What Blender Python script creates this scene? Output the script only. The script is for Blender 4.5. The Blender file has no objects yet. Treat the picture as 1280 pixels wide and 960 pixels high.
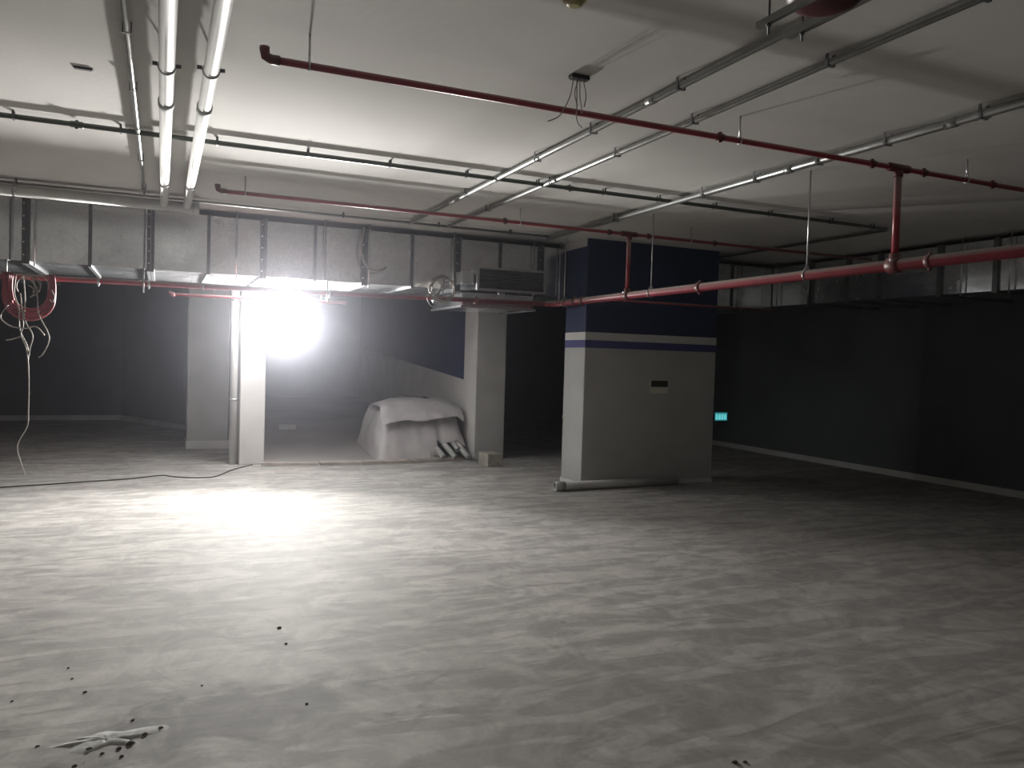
import bpy, math, random
from mathutils import Vector, Matrix, noise
random.seed(7)
C = bpy.context.scene.collection
PI = math.pi

# ---------------------------------------------------------------- camera
cam_data = bpy.data.cameras.new('camera')
cam_data.sensor_width = 36.0
cam_data.lens = 991.7 * 36.0 / 1280.0
cam_data.clip_start = 0.05
cam = bpy.data.objects.new('camera', cam_data)
C.objects.link(cam)
R0 = Vector((0.914339, -0.403876, 0.029462))
U0 = Vector((-0.014299, 0.040508, 0.999077))
F0 = Vector((0.404696, 0.913917, -0.031263))
m = Matrix.Identity(4)
for i in range(3):
    m[i][0] = R0[i]; m[i][1] = U0[i]; m[i][2] = -F0[i]
m[2][3] = 1.6
cam.matrix_world = m
bpy.context.scene.camera = cam

# ---------------------------------------------------------------- world, exposure
sc = bpy.context.scene
sc.view_settings.view_transform = 'Standard'
sc.view_settings.look = 'None'
sc.view_settings.gamma = 1.0
sc.view_settings.use_curve_mapping = False
sc.view_settings.exposure = 0.0
HAZE = 0.0019
world = bpy.data.worlds.new('world'); sc.world = world
world.use_nodes = True
wn = world.node_tree.nodes; wl = world.node_tree.links
wn['Background'].inputs[0].default_value = (0.5, 0.6, 0.7, 1)
wn['Background'].inputs[1].default_value = 0.0
vs = wn.new('ShaderNodeVolumeScatter')
vs.inputs['Color'].default_value = (0.86, 0.88, 1.0, 1)
vs.inputs['Density'].default_value = HAZE
vs.inputs['Anisotropy'].default_value = 0.92
wl.new(vs.outputs[0], wn['World Output'].inputs['Volume'])

# ---------------------------------------------------------------- the lamp's light
LAMP = Vector((1.58, 11.2, 1.99))
LAMP_DIR = Vector((-0.37, -0.92, 0.26)).normalized()
LAMP_POWER = 550.0
LAMP_SPREAD = 136.0

# ---------------------------------------------------------------- materials
def mat(name, col, rough=0.6, metal=0.0, n_scale=0.0, n_amt=0.0, bump=0.0, b_scale=40.0,
        dust=0.0, emit=None, detail=6.0, spec=0.5):
    M = bpy.data.materials.new(name); M.use_nodes = True
    nt = M.node_tree; N = nt.nodes; L = nt.links
    b = N['Principled BSDF']
    b.inputs['Base Color'].default_value = (*col, 1)
    b.inputs['Roughness'].default_value = rough
    b.inputs['Metallic'].default_value = metal
    b.inputs['Specular IOR Level'].default_value = spec
    geo = N.new('ShaderNodeNewGeometry')
    src = None
    if n_amt > 0:
        no = N.new('ShaderNodeTexNoise'); no.inputs['Scale'].default_value = n_scale
        no.inputs['Detail'].default_value = detail
        L.new(geo.outputs['Position'], no.inputs['Vector'])
        r = N.new('ShaderNodeMapRange')
        r.inputs['From Min'].default_value = 0.3; r.inputs['From Max'].default_value = 0.7
        r.inputs['To Min'].default_value = 1 - n_amt; r.inputs['To Max'].default_value = 1 + n_amt
        L.new(no.outputs['Fac'], r.inputs['Value'])
        mx = N.new('ShaderNodeVectorMath'); mx.operation = 'SCALE'
        mx.inputs[0].default_value = col
        L.new(r.outputs[0], mx.inputs['Scale'])
        src = mx.outputs[0]
    if dust > 0:                       # dust settled on upward-facing surface
        sp = N.new('ShaderNodeSeparateXYZ'); L.new(geo.outputs['Normal'], sp.inputs[0])
        r2 = N.new('ShaderNodeMapRange')
        r2.inputs['From Min'].default_value = 0.0; r2.inputs['From Max'].default_value = 0.8
        r2.inputs['To Min'].default_value = 0.0; r2.inputs['To Max'].default_value = dust
        L.new(sp.outputs['Z'], r2.inputs['Value'])
        mm = N.new('ShaderNodeMix'); mm.data_type = 'RGBA'
        mm.inputs['A'].default_value = (*col, 1)
        if src: L.new(src, mm.inputs['A'])
        mm.inputs['B'].default_value = (0.55, 0.52, 0.48, 1)
        L.new(r2.outputs[0], mm.inputs['Factor'])
        src = mm.outputs['Result']
    if src: L.new(src, b.inputs['Base Color'])
    if bump > 0:
        nb = N.new('ShaderNodeTexNoise'); nb.inputs['Scale'].default_value = b_scale
        nb.inputs['Detail'].default_value = 4
        L.new(geo.outputs['Position'], nb.inputs['Vector'])
        bp = N.new('ShaderNodeBump'); bp.inputs['Strength'].default_value = bump
        bp.inputs['Distance'].default_value = 0.01
        L.new(nb.outputs['Fac'], bp.inputs['Height'])
        L.new(bp.outputs[0], b.inputs['Normal'])
    if emit:
        b.inputs['Emission Color'].default_value = (*emit[0], 1)
        b.inputs['Emission Strength'].default_value = emit[1]
    return M

M_ceil = mat('ceiling_paint', (0.55, 0.535, 0.51), 0.9, n_scale=1.3, n_amt=0.05, bump=0.12, b_scale=30)
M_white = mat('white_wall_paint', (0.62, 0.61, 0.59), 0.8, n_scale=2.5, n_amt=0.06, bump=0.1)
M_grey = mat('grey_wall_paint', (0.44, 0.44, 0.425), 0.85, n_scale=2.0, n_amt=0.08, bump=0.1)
M_navy = mat('navy_wall_paint', (0.022, 0.034, 0.085), 0.75, n_scale=2.0, n_amt=0.1)
M_band = mat('blue_band_paint', (0.06, 0.065, 0.20), 0.7, n_scale=3.0, n_amt=0.08)
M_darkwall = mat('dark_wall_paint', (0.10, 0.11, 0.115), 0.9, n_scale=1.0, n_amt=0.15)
M_skirt = mat('skirting_paint', (0.60, 0.60, 0.58), 0.7, n_scale=5, n_amt=0.08)
M_red = mat('red_pipe_paint', (0.27, 0.028, 0.04), 0.38, n_scale=7, n_amt=0.15, dust=0.55)
M_vessel = mat('vessel_paint', (0.06, 0.010, 0.013), 0.45)
M_redmain = mat('dusty_red_main', (0.25, 0.026, 0.042), 0.42, n_scale=6, n_amt=0.15, dust=0.9)
M_darkred = mat('dark_red_fitting', (0.11, 0.018, 0.02), 0.45, n_scale=9, n_amt=0.2, dust=0.2)
M_pvc = mat('white_plastic_pipe', (0.56, 0.56, 0.54), 0.5, n_scale=6, n_amt=0.06)
M_cond = mat('grey_conduit', (0.42, 0.43, 0.42), 0.3, 0.85, n_scale=8, n_amt=0.12)
M_dcond = mat('dark_green_conduit', (0.10, 0.115, 0.10), 0.4, 0.3, n_scale=8, n_amt=0.15)
M_rail = mat('steel_rail', (0.20, 0.20, 0.19), 0.5, 0.6, n_scale=9, n_amt=0.15)
M_zinc = mat('zinc_steel', (0.55, 0.56, 0.57), 0.32, 0.9, n_scale=14, n_amt=0.1)
M_iron = mat('dark_angle_iron', (0.13, 0.135, 0.14), 0.55, 0.5, n_scale=10, n_amt=0.15)
M_black = mat('black_plastic', (0.02, 0.02, 0.02), 0.6)
M_wire = mat('pale_wire', (0.32, 0.29, 0.26), 0.5, n_scale=9, n_amt=0.15)
M_flex = mat('red_flexible_conduit', (0.24, 0.05, 0.065), 0.5, n_scale=20, n_amt=0.15)
M_block = mat('concrete_block', (0.36, 0.34, 0.29), 0.95, n_scale=18, n_amt=0.2, bump=0.5, b_scale=60)
M_board = mat('dusty_board', (0.40, 0.36, 0.32), 0.9, n_scale=6, n_amt=0.2, bump=0.2)
M_tarp = mat('pale_tarpaulin', (0.50, 0.48, 0.48), 0.55, n_scale=4, n_amt=0.1, bump=0.25, b_scale=14)
M_grey_sheet = mat('grey_sheet', (0.20, 0.20, 0.19), 0.7, n_scale=5, n_amt=0.15)
M_debris = mat('dark_crumbs', (0.13, 0.12, 0.11), 0.9, n_scale=20, n_amt=0.3)
M_pale = mat('pale_mortar', (0.46, 0.46, 0.44), 0.9, n_scale=30, n_amt=0.25)
M_cream = mat('yellowed_plastic', (0.38, 0.34, 0.16), 0.5)
M_glass = mat('lamp_glass', (0.9, 0.9, 0.9), 0.3, emit=((1.0, 0.98, 0.96), 460.0))
M_sign = mat('cyan_sign_face', (0.02, 0.12, 0.13), 0.5, emit=((0.03, 0.30, 0.33), 0.75))
M_glyph = mat('sign_glyph', (0.3, 0.7, 0.7), 0.5, emit=((0.22, 0.70, 0.72), 0.75))
M_recess = mat('box_recess', (0.03, 0.028, 0.02), 0.9)
M_boxplate = mat('box_plate', (0.68, 0.66, 0.55), 0.7)
M_blade = mat('grille_blade', (0.16, 0.165, 0.18), 0.45, 0.5)

def galvanised():
    M = mat('galvanised_sheet', (0.76, 0.79, 0.81), 0.26, 0.92)
    nt = M.node_tree; N = nt.nodes; L = nt.links; b = N['Principled BSDF']
    geo = N.new('ShaderNodeNewGeometry')
    v = N.new('ShaderNodeTexVoronoi'); v.inputs['Scale'].default_value = 55
    L.new(geo.outputs['Position'], v.inputs['Vector'])
    n = N.new('ShaderNodeTexNoise'); n.inputs['Scale'].default_value = 2.2; n.inputs['Detail'].default_value = 3
    L.new(geo.outputs['Position'], n.inputs['Vector'])
    r = N.new('ShaderNodeMapRange'); r.inputs['To Min'].default_value = 0.14; r.inputs['To Max'].default_value = 0.34
    L.new(n.outputs['Fac'], r.inputs['Value']); L.new(r.outputs[0], b.inputs['Roughness'])
    sc_ = N.new('ShaderNodeMapRange'); sc_.inputs['To Min'].default_value = 0.9; sc_.inputs['To Max'].default_value = 1.08
    L.new(v.outputs['Color'], sc_.inputs['Value'])
    mx = N.new('ShaderNodeVectorMath'); mx.operation = 'SCALE'; mx.inputs[0].default_value = (0.76, 0.79, 0.81)
    L.new(sc_.outputs[0], mx.inputs['Scale']); L.new(mx.outputs[0], b.inputs['Base Color'])
    bp = N.new('ShaderNodeBump'); bp.inputs['Strength'].default_value = 0.35; bp.inputs['Distance'].default_value = 0.03
    L.new(n.outputs['Fac'], bp.inputs['Height']); L.new(bp.outputs[0], b.inputs['Normal'])
    return M
M_galv = galvanised()

def floor_material():
    M = bpy.data.materials.new('trowelled_concrete'); M.use_nodes = True
    nt = M.node_tree; N = nt.nodes; L = nt.links; b = N['Principled BSDF']
    geo = N.new('ShaderNodeNewGeometry')
    def noise_(scale, detail, dist, vec=None, rough=0.55):
        n = N.new('ShaderNodeTexNoise'); n.inputs['Scale'].default_value = scale
        n.inputs['Detail'].default_value = detail; n.inputs['Distortion'].default_value = dist
        n.inputs['Roughness'].default_value = rough
        L.new(vec if vec else geo.outputs['Position'], n.inputs['Vector']); return n
    def mapped(rot, sx, sy):
        mp = N.new('ShaderNodeMapping'); mp.inputs['Rotation'].default_value = (0, 0, rot)
        mp.inputs['Scale'].default_value = (sx, sy, 1)
        L.new(geo.outputs['Position'], mp.inputs['Vector']); return mp.outputs[0]
    def ramp(n, lo, hi, a, c):
        r = N.new('ShaderNodeMapRange'); r.interpolation_type = 'SMOOTHSTEP'
        r.inputs['From Min'].default_value = lo; r.inputs['From Max'].default_value = hi
        r.inputs['To Min'].default_value = a; r.inputs['To Max'].default_value = c
        L.new(n.outputs[0] if not hasattr(n, 'is_output') else n, r.inputs['Value']); return r
    def mul(a, c):
        x = N.new('ShaderNodeMath'); x.operation = 'MULTIPLY'
        L.new(a, x.inputs[0]); L.new(c, x.inputs[1]); return x.outputs[0]
    big = ramp(noise_(0.5, 5, 0.8), 0.3, 0.7, 0.88, 1.10)
    swirl = ramp(noise_(2.6, 7, 2.2, None, 0.62), 0.36, 0.66, 0.84, 1.10)
    s1 = ramp(noise_(1.1, 4, 1.0, mapped(0.5, 1.0, 4.2), 0.5), 0.44, 0.56, 0.82, 1.10)
    s2 = ramp(noise_(1.2, 4, 1.0, mapped(-0.9, 1.0, 4.5), 0.5), 0.44, 0.56, 0.84, 1.10)
    fine = ramp(noise_(30, 6, 0), 0.3, 0.7, 0.95, 1.05)
    # patches choose which stroke direction shows
    pick = ramp(noise_(0.8, 1, 0.3), 0.46, 0.54, 0, 1)
    mxs = N.new('ShaderNodeMix'); mxs.data_type = 'FLOAT'
    L.new(pick.outputs[0], mxs.inputs['Factor']); L.new(s1.outputs[0], mxs.inputs['A']); L.new(s2.outputs[0], mxs.inputs['B'])
    v = mul(mul(mul(big.outputs[0], swirl.outputs[0]), mxs.outputs['Result']), fine.outputs[0])
    # specks
    sp = noise_(9, 3, 0)
    spr = ramp(sp, 0.70, 0.76, 1.0, 0.62)
    v = mul(v, spr.outputs[0])
    # damp, dirty stain in the near left corner of the floor
    mpd = N.new('ShaderNodeMapping'); mpd.inputs['Location'].default_value = (-.30*.95, -3.62*2.2, 0)
    mpd.inputs['Scale'].default_value = (.95, 2.2, 1)
    L.new(geo.outputs['Position'], mpd.inputs['Vector'])
    ln = N.new('ShaderNodeVectorMath'); ln.operation = 'LENGTH'; L.new(mpd.outputs[0], ln.inputs[0])
    nn = noise_(3.5, 6, 0.8)
    adn = N.new('ShaderNodeMath'); adn.operation = 'MULTIPLY_ADD'; adn.inputs[1].default_value = 2.4
    L.new(nn.outputs['Fac'], adn.inputs[0]); L.new(ln.outputs['Value'], adn.inputs[2])
    st = N.new('ShaderNodeMapRange'); st.interpolation_type = 'SMOOTHSTEP'
    st.inputs['From Min'].default_value = 1.45; st.inputs['From Max'].default_value = 2.15
    st.inputs['To Min'].default_value = 0.50; st.inputs['To Max'].default_value = 1.0
    L.new(adn.outputs[0], st.inputs['Value'])
    v = mul(v, st.outputs[0])
    sc_ = N.new('ShaderNodeVectorMath'); sc_.operation = 'SCALE'; sc_.inputs[0].default_value = (0.38, 0.365, 0.345)
    L.new(v, sc_.inputs['Scale']); L.new(sc_.outputs[0], b.inputs['Base Color'])
    b.inputs['Roughness'].default_value = 0.75
    b.inputs["Specular IOR Level"].default_value = 0.2
    bp = N.new('ShaderNodeBump'); bp.inputs['Strength'].default_value = 0.13; bp.inputs['Distance'].default_value = 0.02
    L.new(v, bp.inputs['Height']); L.new(bp.outputs[0], b.inputs['Normal'])
    return M
M_floor = floor_material()
M_ramp = mat('ramp_concrete', (0.33, 0.315, 0.30), 0.85, n_scale=0.8, n_amt=0.12)

# ---------------------------------------------------------------- mesh building
class MB:
    def __init__(s): s.v = []; s.f = []; s.smooth = []
    def add(s, v, f, sm=False):
        o = len(s.v); s.v += [Vector(x) for x in v]
        s.f += [tuple(i + o for i in q) for q in f]; s.smooth += [sm] * len(f); return s
    def box(s, x0, y0, z0, x1, y1, z1):
        v = [(x, y, z) for z in (z0, z1) for y in (y0, y1) for x in (x0, x1)]
        return s.add(v, [(0, 2, 3, 1), (4, 5, 7, 6), (0, 1, 5, 4), (2, 6, 7, 3), (0, 4, 6, 2), (1, 3, 7, 5)])
    def bbox(s, x0, y0, z0, x1, y1, z1, b=0.006):      # box with chamfered vertical and top edges
        def ring(z, i): return [(x0+i+b, y0+i, z), (x1-i-b, y0+i, z), (x1-i, y0+i+b, z), (x1-i, y1-i-b, z),
                                (x1-i-b, y1-i, z), (x0+i+b, y1-i, z), (x0+i, y1-i-b, z), (x0+i, y0+i+b, z)]
        v = ring(z0, b*.6) + ring(z0+b, 0) + ring(z1-b, 0) + ring(z1, b*.6)
        f = [tuple(range(7, -1, -1)), tuple(range(24, 32))]
        for k in range(3):
            for i in range(8): f.append((k*8+i, k*8+(i+1) % 8, k*8+8+(i+1) % 8, k*8+8+i))
        return s.add(v, f)
    def tube(s, pts, r, n=10, cap=True, closed=False):
        P = [Vector(p) for p in pts]
        rad = r if isinstance(r, (list, tuple)) else [r] * len(P)
        t = (P[1] - P[0]).normalized()
        a = Vector((0, 0, 1)) if abs(t.z) < 0.9 else Vector((1, 0, 0))
        u = t.cross(a).normalized(); v = []
        for i, p in enumerate(P):
            if closed: t2 = (P[(i+1) % len(P)] - P[i-1]).normalized()
            else: t2 = (P[min(i+1, len(P)-1)] - P[max(i-1, 0)]).normalized()
            u = (u - t2 * u.dot(t2)).normalized(); w = t2.cross(u)
            for k in range(n):
                an = 2 * PI * k / n
                v.append(p + (u * math.cos(an) + w * math.sin(an)) * rad[i])
        f = []; m_ = len(P)
        for i in range(m_ if closed else m_ - 1):
            j = (i + 1) % m_
            for k in range(n): f.append((i*n+k, i*n+(k+1) % n, j*n+(k+1) % n, j*n+k))
        s.add(v, f, True)
        if cap and not closed:
            o = len(s.v) - len(v)
            s.f += [tuple(o + k for k in range(n-1, -1, -1)), tuple(o + (m_-1)*n + k for k in range(n))]
            s.smooth += [False, False]
        return s
    def ring_tube(s, p0, p1, r, ri, n=20):             # hollow pipe
        p0 = Vector(p0); p1 = Vector(p1); t = (p1-p0).normalized()
        a = Vector((0, 0, 1)) if abs(t.z) < 0.9 else Vector((1, 0, 0))
        u = t.cross(a).normalized(); w = t.cross(u); v = []
        for p, q in ((p0, r), (p1, r), (p1, ri), (p0, ri)):
            for k in range(n):
                an = 2*PI*k/n; v.append(p + (u*math.cos(an) + w*math.sin(an))*q)
        f = []
        for i in range(4):
            j = (i+1) % 4
            for k in range(n): f.append((i*n+k, j*n+k, j*n+(k+1) % n, i*n+(k+1) % n))
        return s.add(v, f, True)

ORG = {}
def build(name, mb, material, parent=None, origin=None):
    if parent is not None: org = ORG[parent.name]
    elif origin is not None: org = Vector(origin)
    else:
        xs = [v.x for v in mb.v]; ys = [v.y for v in mb.v]; zs = [v.z for v in mb.v]
        org = Vector(((min(xs)+max(xs))/2, (min(ys)+max(ys))/2, min(zs)))
    me = bpy.data.meshes.new(name)
    me.from_pydata([tuple(v - org) for v in mb.v], [], mb.f)
    me.polygons.foreach_set('use_smooth', mb.smooth)
    me.materials.append(material)
    me.update()
    o = bpy.data.objects.new(name, me); C.objects.link(o)
    if parent is not None: o.parent = parent
    else: o.location = org
    ORG[o.name] = org
    return o
def empty(name, loc, label, cat, group=None):
    o = bpy.data.objects.new(name, None); C.objects.link(o); o.location = loc
    o.empty_display_size = 0.1
    o['label'] = label; o['category'] = cat
    if group: o['group'] = group
    ORG[o.name] = Vector(loc)
    return o
def tag(o, label, cat, group=None):
    o['label'] = label; o['category'] = cat
    if group: o['group'] = group
    return o
def struct(name, mb, material, origin=None):
    o = build(name, mb, material, origin=origin); o['kind'] = 'structure'; return o
def copy_tree(o, parent=None, loc=None):
    c = o.copy(); C.objects.link(c); c.parent = parent
    if loc is not None: c.location = loc
    ORG[c.name] = Vector(c.location) if parent is None else ORG[parent.name]
    for ch in list(o.children): copy_tree(ch, c)
    return c
def arc(c, r, a0, a1, n, ax=('x', 'z')):
    out = []
    for i in range(n+1):
        a = a0 + (a1-a0)*i/n; p = [c[0], c[1], c[2]]
        p['xyz'.index(ax[0])] += r*math.cos(a); p['xyz'.index(ax[1])] += r*math.sin(a); out.append(tuple(p))
    return out
def smooth_path(pts, sub=6):
    P = [Vector(p) for p in pts]; out = []
    for i in range(len(P)-1):
        p0 = P[max(i-1, 0)]; p1 = P[i]; p2 = P[i+1]; p3 = P[min(i+2, len(P)-1)]
        for k in range(sub):
            t = k/sub
            out.append(0.5*((2*p1) + (p2-p0)*t + (2*p0-5*p1+4*p2-p3)*t*t + (3*p1-p0-3*p2+p3)*t*t*t))
    out.append(P[-1]); return out

# ================================================================ SETTING
ZC = 3.15
XL, XR, YN, YB = -9.0, 10.2, -7.0, 19.5
def quadbox(x0, y0, z0, x1, y1, z1): return MB().box(x0, y0, z0, x1, y1, z1)
struct('floor', quadbox(XL-.2, YN-.2, -0.2, XR+.2, YB+.2, 0.0), M_floor)
struct('ceiling', quadbox(XL-.2, YN-.2, ZC, XR+.2, YB+.2, ZC+0.2), M_ceil)
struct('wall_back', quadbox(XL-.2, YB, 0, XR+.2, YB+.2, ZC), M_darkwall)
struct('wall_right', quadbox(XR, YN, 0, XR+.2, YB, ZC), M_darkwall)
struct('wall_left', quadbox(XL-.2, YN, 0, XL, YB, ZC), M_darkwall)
struct('wall_front', quadbox(XL-.2, YN-.2, 0, XR+.2, YN, ZC), M_grey)
struct('baseboard_right', quadbox(XR-.03, YN, 0, XR, YB, 0.09), M_skirt)
struct('baseboard_back', quadbox(XL, YB-.03, 0, -0.78, YB, 0.11), M_skirt)
# slanted wall stub joining the back wall towards the square pillar
def slab(p, q, th, z0, z1):
    p = Vector((p[0], p[1], 0)); q = Vector((q[0], q[1], 0)); d = (q-p).normalized(); n = Vector((-d.y, d.x, 0))*th
    v = []
    for z in (z0, z1):
        for a in (p, q, q+n, p+n): v.append((a.x, a.y, z))
    return MB().add(v, [(3, 2, 1, 0), (4, 5, 6, 7), (0, 1, 5, 4), (1, 2, 6, 5), (2, 3, 7, 6), (3, 0, 4, 7)])
struct('wall_slanted', slab((-0.78, YB), (0.55, 16.9), 0.15, 0, ZC), M_darkwall)
struct('baseboard_slanted', slab((-0.80, YB-.02), (0.53, 16.9-.02), -0.03, 0, 0.11), M_skirt)
# ramp rising into the dark beyond the white column
ry0 = 11.75
mb = MB().add([(1.36, ry0, 0.001), (4.5, ry0, 0.001), (4.5, YB, 0.55), (1.36, YB, 0.55),
               (1.36, ry0, -0.05), (4.5, ry0, -0.05), (4.5, YB, -0.05), (1.36, YB, -0.05)],
              [(0, 1, 2, 3), (7, 6, 5, 4), (0, 4, 5, 1), (1, 5, 6, 2), (2, 6, 7, 3), (3, 7, 4, 0)])
struct('floor_ramp', mb, M_ramp)
# ramp side wall: white below, navy above a line that climbs with the ramp
yA, yW = 12.10, YB
def zline(y): return 1.26 + 0.073*(y-12.28)
mb = MB().add([(4.5, yA, 0), (4.5, yW, 0), (4.5, yW, zline(yW)), (4.5, yA, zline(yA)),
               (4.7, yA, 0), (4.7, yW, 0), (4.7, yW, zline(yW)), (4.7, yA, zline(yA))],
              [(0, 1, 2, 3), (7, 6, 5, 4), (0, 3, 7, 4), (1, 5, 6, 2), (3, 2, 6, 7), (0, 4, 5, 1)])
w = struct('wall_ramp', mb, M_white)
mb = MB().add([(4.503, yA, zline(yA)), (4.503, yW, zline(yW)), (4.503, yW, ZC), (4.503, yA, ZC),
               (4.7, yA, zline(yA)), (4.7, yW, zline(yW)), (4.7, yW, ZC), (4.7, yA, ZC)],
              [(0, 1, 2, 3), (7, 6, 5, 4), (0, 3, 7, 4), (1, 5, 6, 2), (3, 2, 6, 7), (0, 4, 5, 1)])
build('painted_upper', mb, M_navy, w)

# ================================================================ COLUMNS
col = empty('concrete_column', (5.9, 9.08, 0), 'wide concrete column, navy above and grey below with two stripes', 'column')
cx0, cx1, cy0, cy1 = 4.89, 6.93, 8.80, 9.35
build('shaft', MB().bbox(cx0, cy0, 0, cx1, cy1, 1.775, 0.008), M_grey, col)
o = build('blue_stripe', MB().box(cx0+.001, cy0+.001, 1.775, cx1-.001, cy1-.001, 1.872), M_band, col); o['label'] = 'thin blue painted stripe'
o = build('white_stripe', MB().box(cx0, cy0, 1.872, cx1, cy1, 1.972), M_white, col); o['label'] = 'pale painted stripe'
o = build('painted_upper', MB().bbox(cx0, cy0, 1.972, cx1, cy1, ZC, 0.008), M_navy, col); o['label'] = 'navy painted upper half'
build('skirting', MB().box(cx0-.012, cy0-.012, 0, cx1+.005, cy0, 0.055).box(cx0-.012, cy0, 0, cx0, cy1, 0.055), M_skirt, col)
o = build('capital', MB().box(cx0-.014, cy0+.02, 3.05, cx0, cy1+.1, ZC), M_ceil, col); o['label'] = 'white strip at the top of the left face'

eb = empty('electrical_box', (6.02, 8.79, 1.21), 'small open wall box on the front of the wide striped column', 'electrical box')
build('recess', MB().box(5.885, 8.788, 1.292, 6.155, 8.80, 1.375), M_recess, eb)
build('plate', MB().bbox(5.885, 8.783, 1.205, 6.155, 8.80, 1.288, 0.003), M_boxplate, eb)
build('rim', MB().box(5.877, 8.782, 1.375, 6.163, 8.80, 1.383).box(5.877, 8.782, 1.288, 5.885, 8.80, 1.375)
      .box(6.155, 8.782, 1.288, 6.163, 8.80, 1.375), M_boxplate, eb)

wc = empty('concrete_column', (1.19, 11.9, 0), 'slim white column beside the glaring floodlight', 'column')
build('shaft', MB().bbox(1.02, 11.72, 0, 1.36, 12.06, ZC, 0.01), M_white, wc)
c2 = empty('concrete_column', (4.74, 11.83, 0), 'pale column at the right of the ramp opening behind the tarpaulin heap', 'column')
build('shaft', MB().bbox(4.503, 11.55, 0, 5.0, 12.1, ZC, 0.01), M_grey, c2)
build('lit_side', MB().box(4.5, 11.558, 0, 4.503, 12.1, ZC), M_white, c2)['label'] = 'left face coloured lighter for the light falling on it'  # whiter side against the grey shaft: side light put into the colours
p1 = empty('concrete_column', (0.70, 14.0, 0), 'grey square pillar with white skirting, far behind the slim white column', 'column')
build('shaft', MB().bbox(0.39, 13.75, 0, 1.02, 14.35, ZC, 0.01), M_grey, p1)
build('skirting', MB().box(0.375, 13.735, 0, 1.035, 13.75, 0.13).box(0.375, 13.75, 0, 0.39, 14.35, 0.13).box(1.02, 13.75, 0, 1.035, 14.35, 0.13), M_skirt, p1)

dp = empty('drain_downpipe', (0.95, 11.8, 0), 'vertical pale downpipe on the left side of the slim white column', 'pipe')
build('pipe', MB().tube([(0.945, 11.82, 0.0), (0.945, 11.82, ZC)], 0.055, 16), M_pvc, dp)
for z in (0.9, 2.3):
    build('pipe_clamp', MB().tube([(0.945, 11.82, z), (0.945, 11.82, z+.03)], 0.062, 16).box(0.99, 11.81, z, 1.02, 11.83, z+.03), M_zinc, dp)

# ================================================================ FLOODLIGHT
fl = empty('floodlight', tuple(LAMP), 'glaring white floodlight fixed by a bracket to the slim white column', 'lamp')
q = LAMP_DIR.to_track_quat('-Z', 'Y').to_matrix()
def L2W(x, y, z): return LAMP + q @ Vector((x, y, z))     # local -Z is the beam
def lbox(x0, y0, z0, x1, y1, z1):
    b_ = MB().box(x0, y0, z0, x1, y1, z1); b_.v = [L2W(*v) for v in b_.v]; return b_
hw, hh = 0.145, 0.12
b_ = MB()
fr = [(-hw, -hh), (hw, -hh), (hw, hh), (-hw, hh)]
bk = [(x*.7, y*.6) for x, y in fr]
v = [(x, y, 0.0) for x, y in fr] + [(x, y, .09) for x, y in bk]
b_.add([L2W(*p) for p in v], [(4, 5, 6, 7), (0, 1, 5, 4), (1, 2, 6, 5), (2, 3, 7, 6), (3, 0, 4, 7), (3, 2, 1, 0)])
build('housing', b_, M_iron, fl)
fins = MB()
for k in range(7):
    x = -0.12 + 0.04*k
    f_ = MB().box(x-.004, -.085, .09, x+.004, .085, .125); f_.v = [L2W(*p) for p in f_.v]; fins.add(f_.v, f_.f)
build('cooling_fins', fins, M_iron, fl)['kind'] = 'stuff'
build('glass', lbox(-hw+.02, -hh+.02, -.045, hw-.02, hh-.02, -.001), M_glass, fl)
rim = MB()
for a in ((-hw, -hh, hw, -hh+.014), (-hw, hh-.014, hw, hh), (-hw, -hh, -hw+.014, hh), (hw-.014, -hh, hw, hh)):
    g = lbox(a[0], a[1], -.012, a[2], a[3], 0.0); rim.add(g.v, g.f)
build('rim', rim, M_iron, fl)
build('bracket', MB().tube([L2W(0, -.02, .12), (1.50, 11.60, 1.97), (1.36, 11.80, 1.97)], 0.014, 8)
      .box(1.36, 11.76, 1.90, 1.37, 11.84, 2.04), M_iron, fl)
ld = bpy.data.lights.new('floodlight_beam', 'AREA')
ld.shape = 'RECTANGLE'; ld.size = 0.25; ld.size_y = 0.20; ld.spread = math.radians(LAMP_SPREAD)
ld.energy = LAMP_POWER; ld.color = (1.0, 0.975, 0.94)
lo = bpy.data.objects.new('floodlight_beam', ld); C.objects.link(lo)
lo.parent = fl
lo.matrix_local = Matrix.Translation(LAMP_DIR*0.050) @ q.to_4x4()

# ================================================================ DUCTWORK
def panel(mb, o, ux, uy, n, bow, seg=4):
    # sheet panel with a cross-broken bow, o = corner, ux / uy = edge vectors
    o = Vector(o); ux = Vector(ux); uy = Vector(uy); n = Vector(n); v = []
    for j in range(seg+1):
        for i in range(seg+1):
            a = i/seg; b = j/seg
            h = 1 - max(abs(2*a-1), abs(2*b-1))
            v.append(o + ux*a + uy*b + n*bow*h)
    f = [(j*(seg+1)+i, j*(seg+1)+i+1, (j+1)*(seg+1)+i+1, (j+1)*(seg+1)+i) for j in range(seg) for i in range(seg)]
    mb.add(v, f)
dz0, dz1, dy0, dy1 = 2.45, 3.08, 9.40, 10.9
duct = empty('air_duct', (1.0, 10.1, dz0), 'long galvanised air duct hung under the ceiling across the left and middle', 'air duct')
joints = [-9.0+.02] + [round(-1.27-1.15*k, 3) for k in range(6, -1, -1)] + [-0.12, 1.04, 2.19, 3.37, 4.52, 5.7, 6.9, 8.39]
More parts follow.
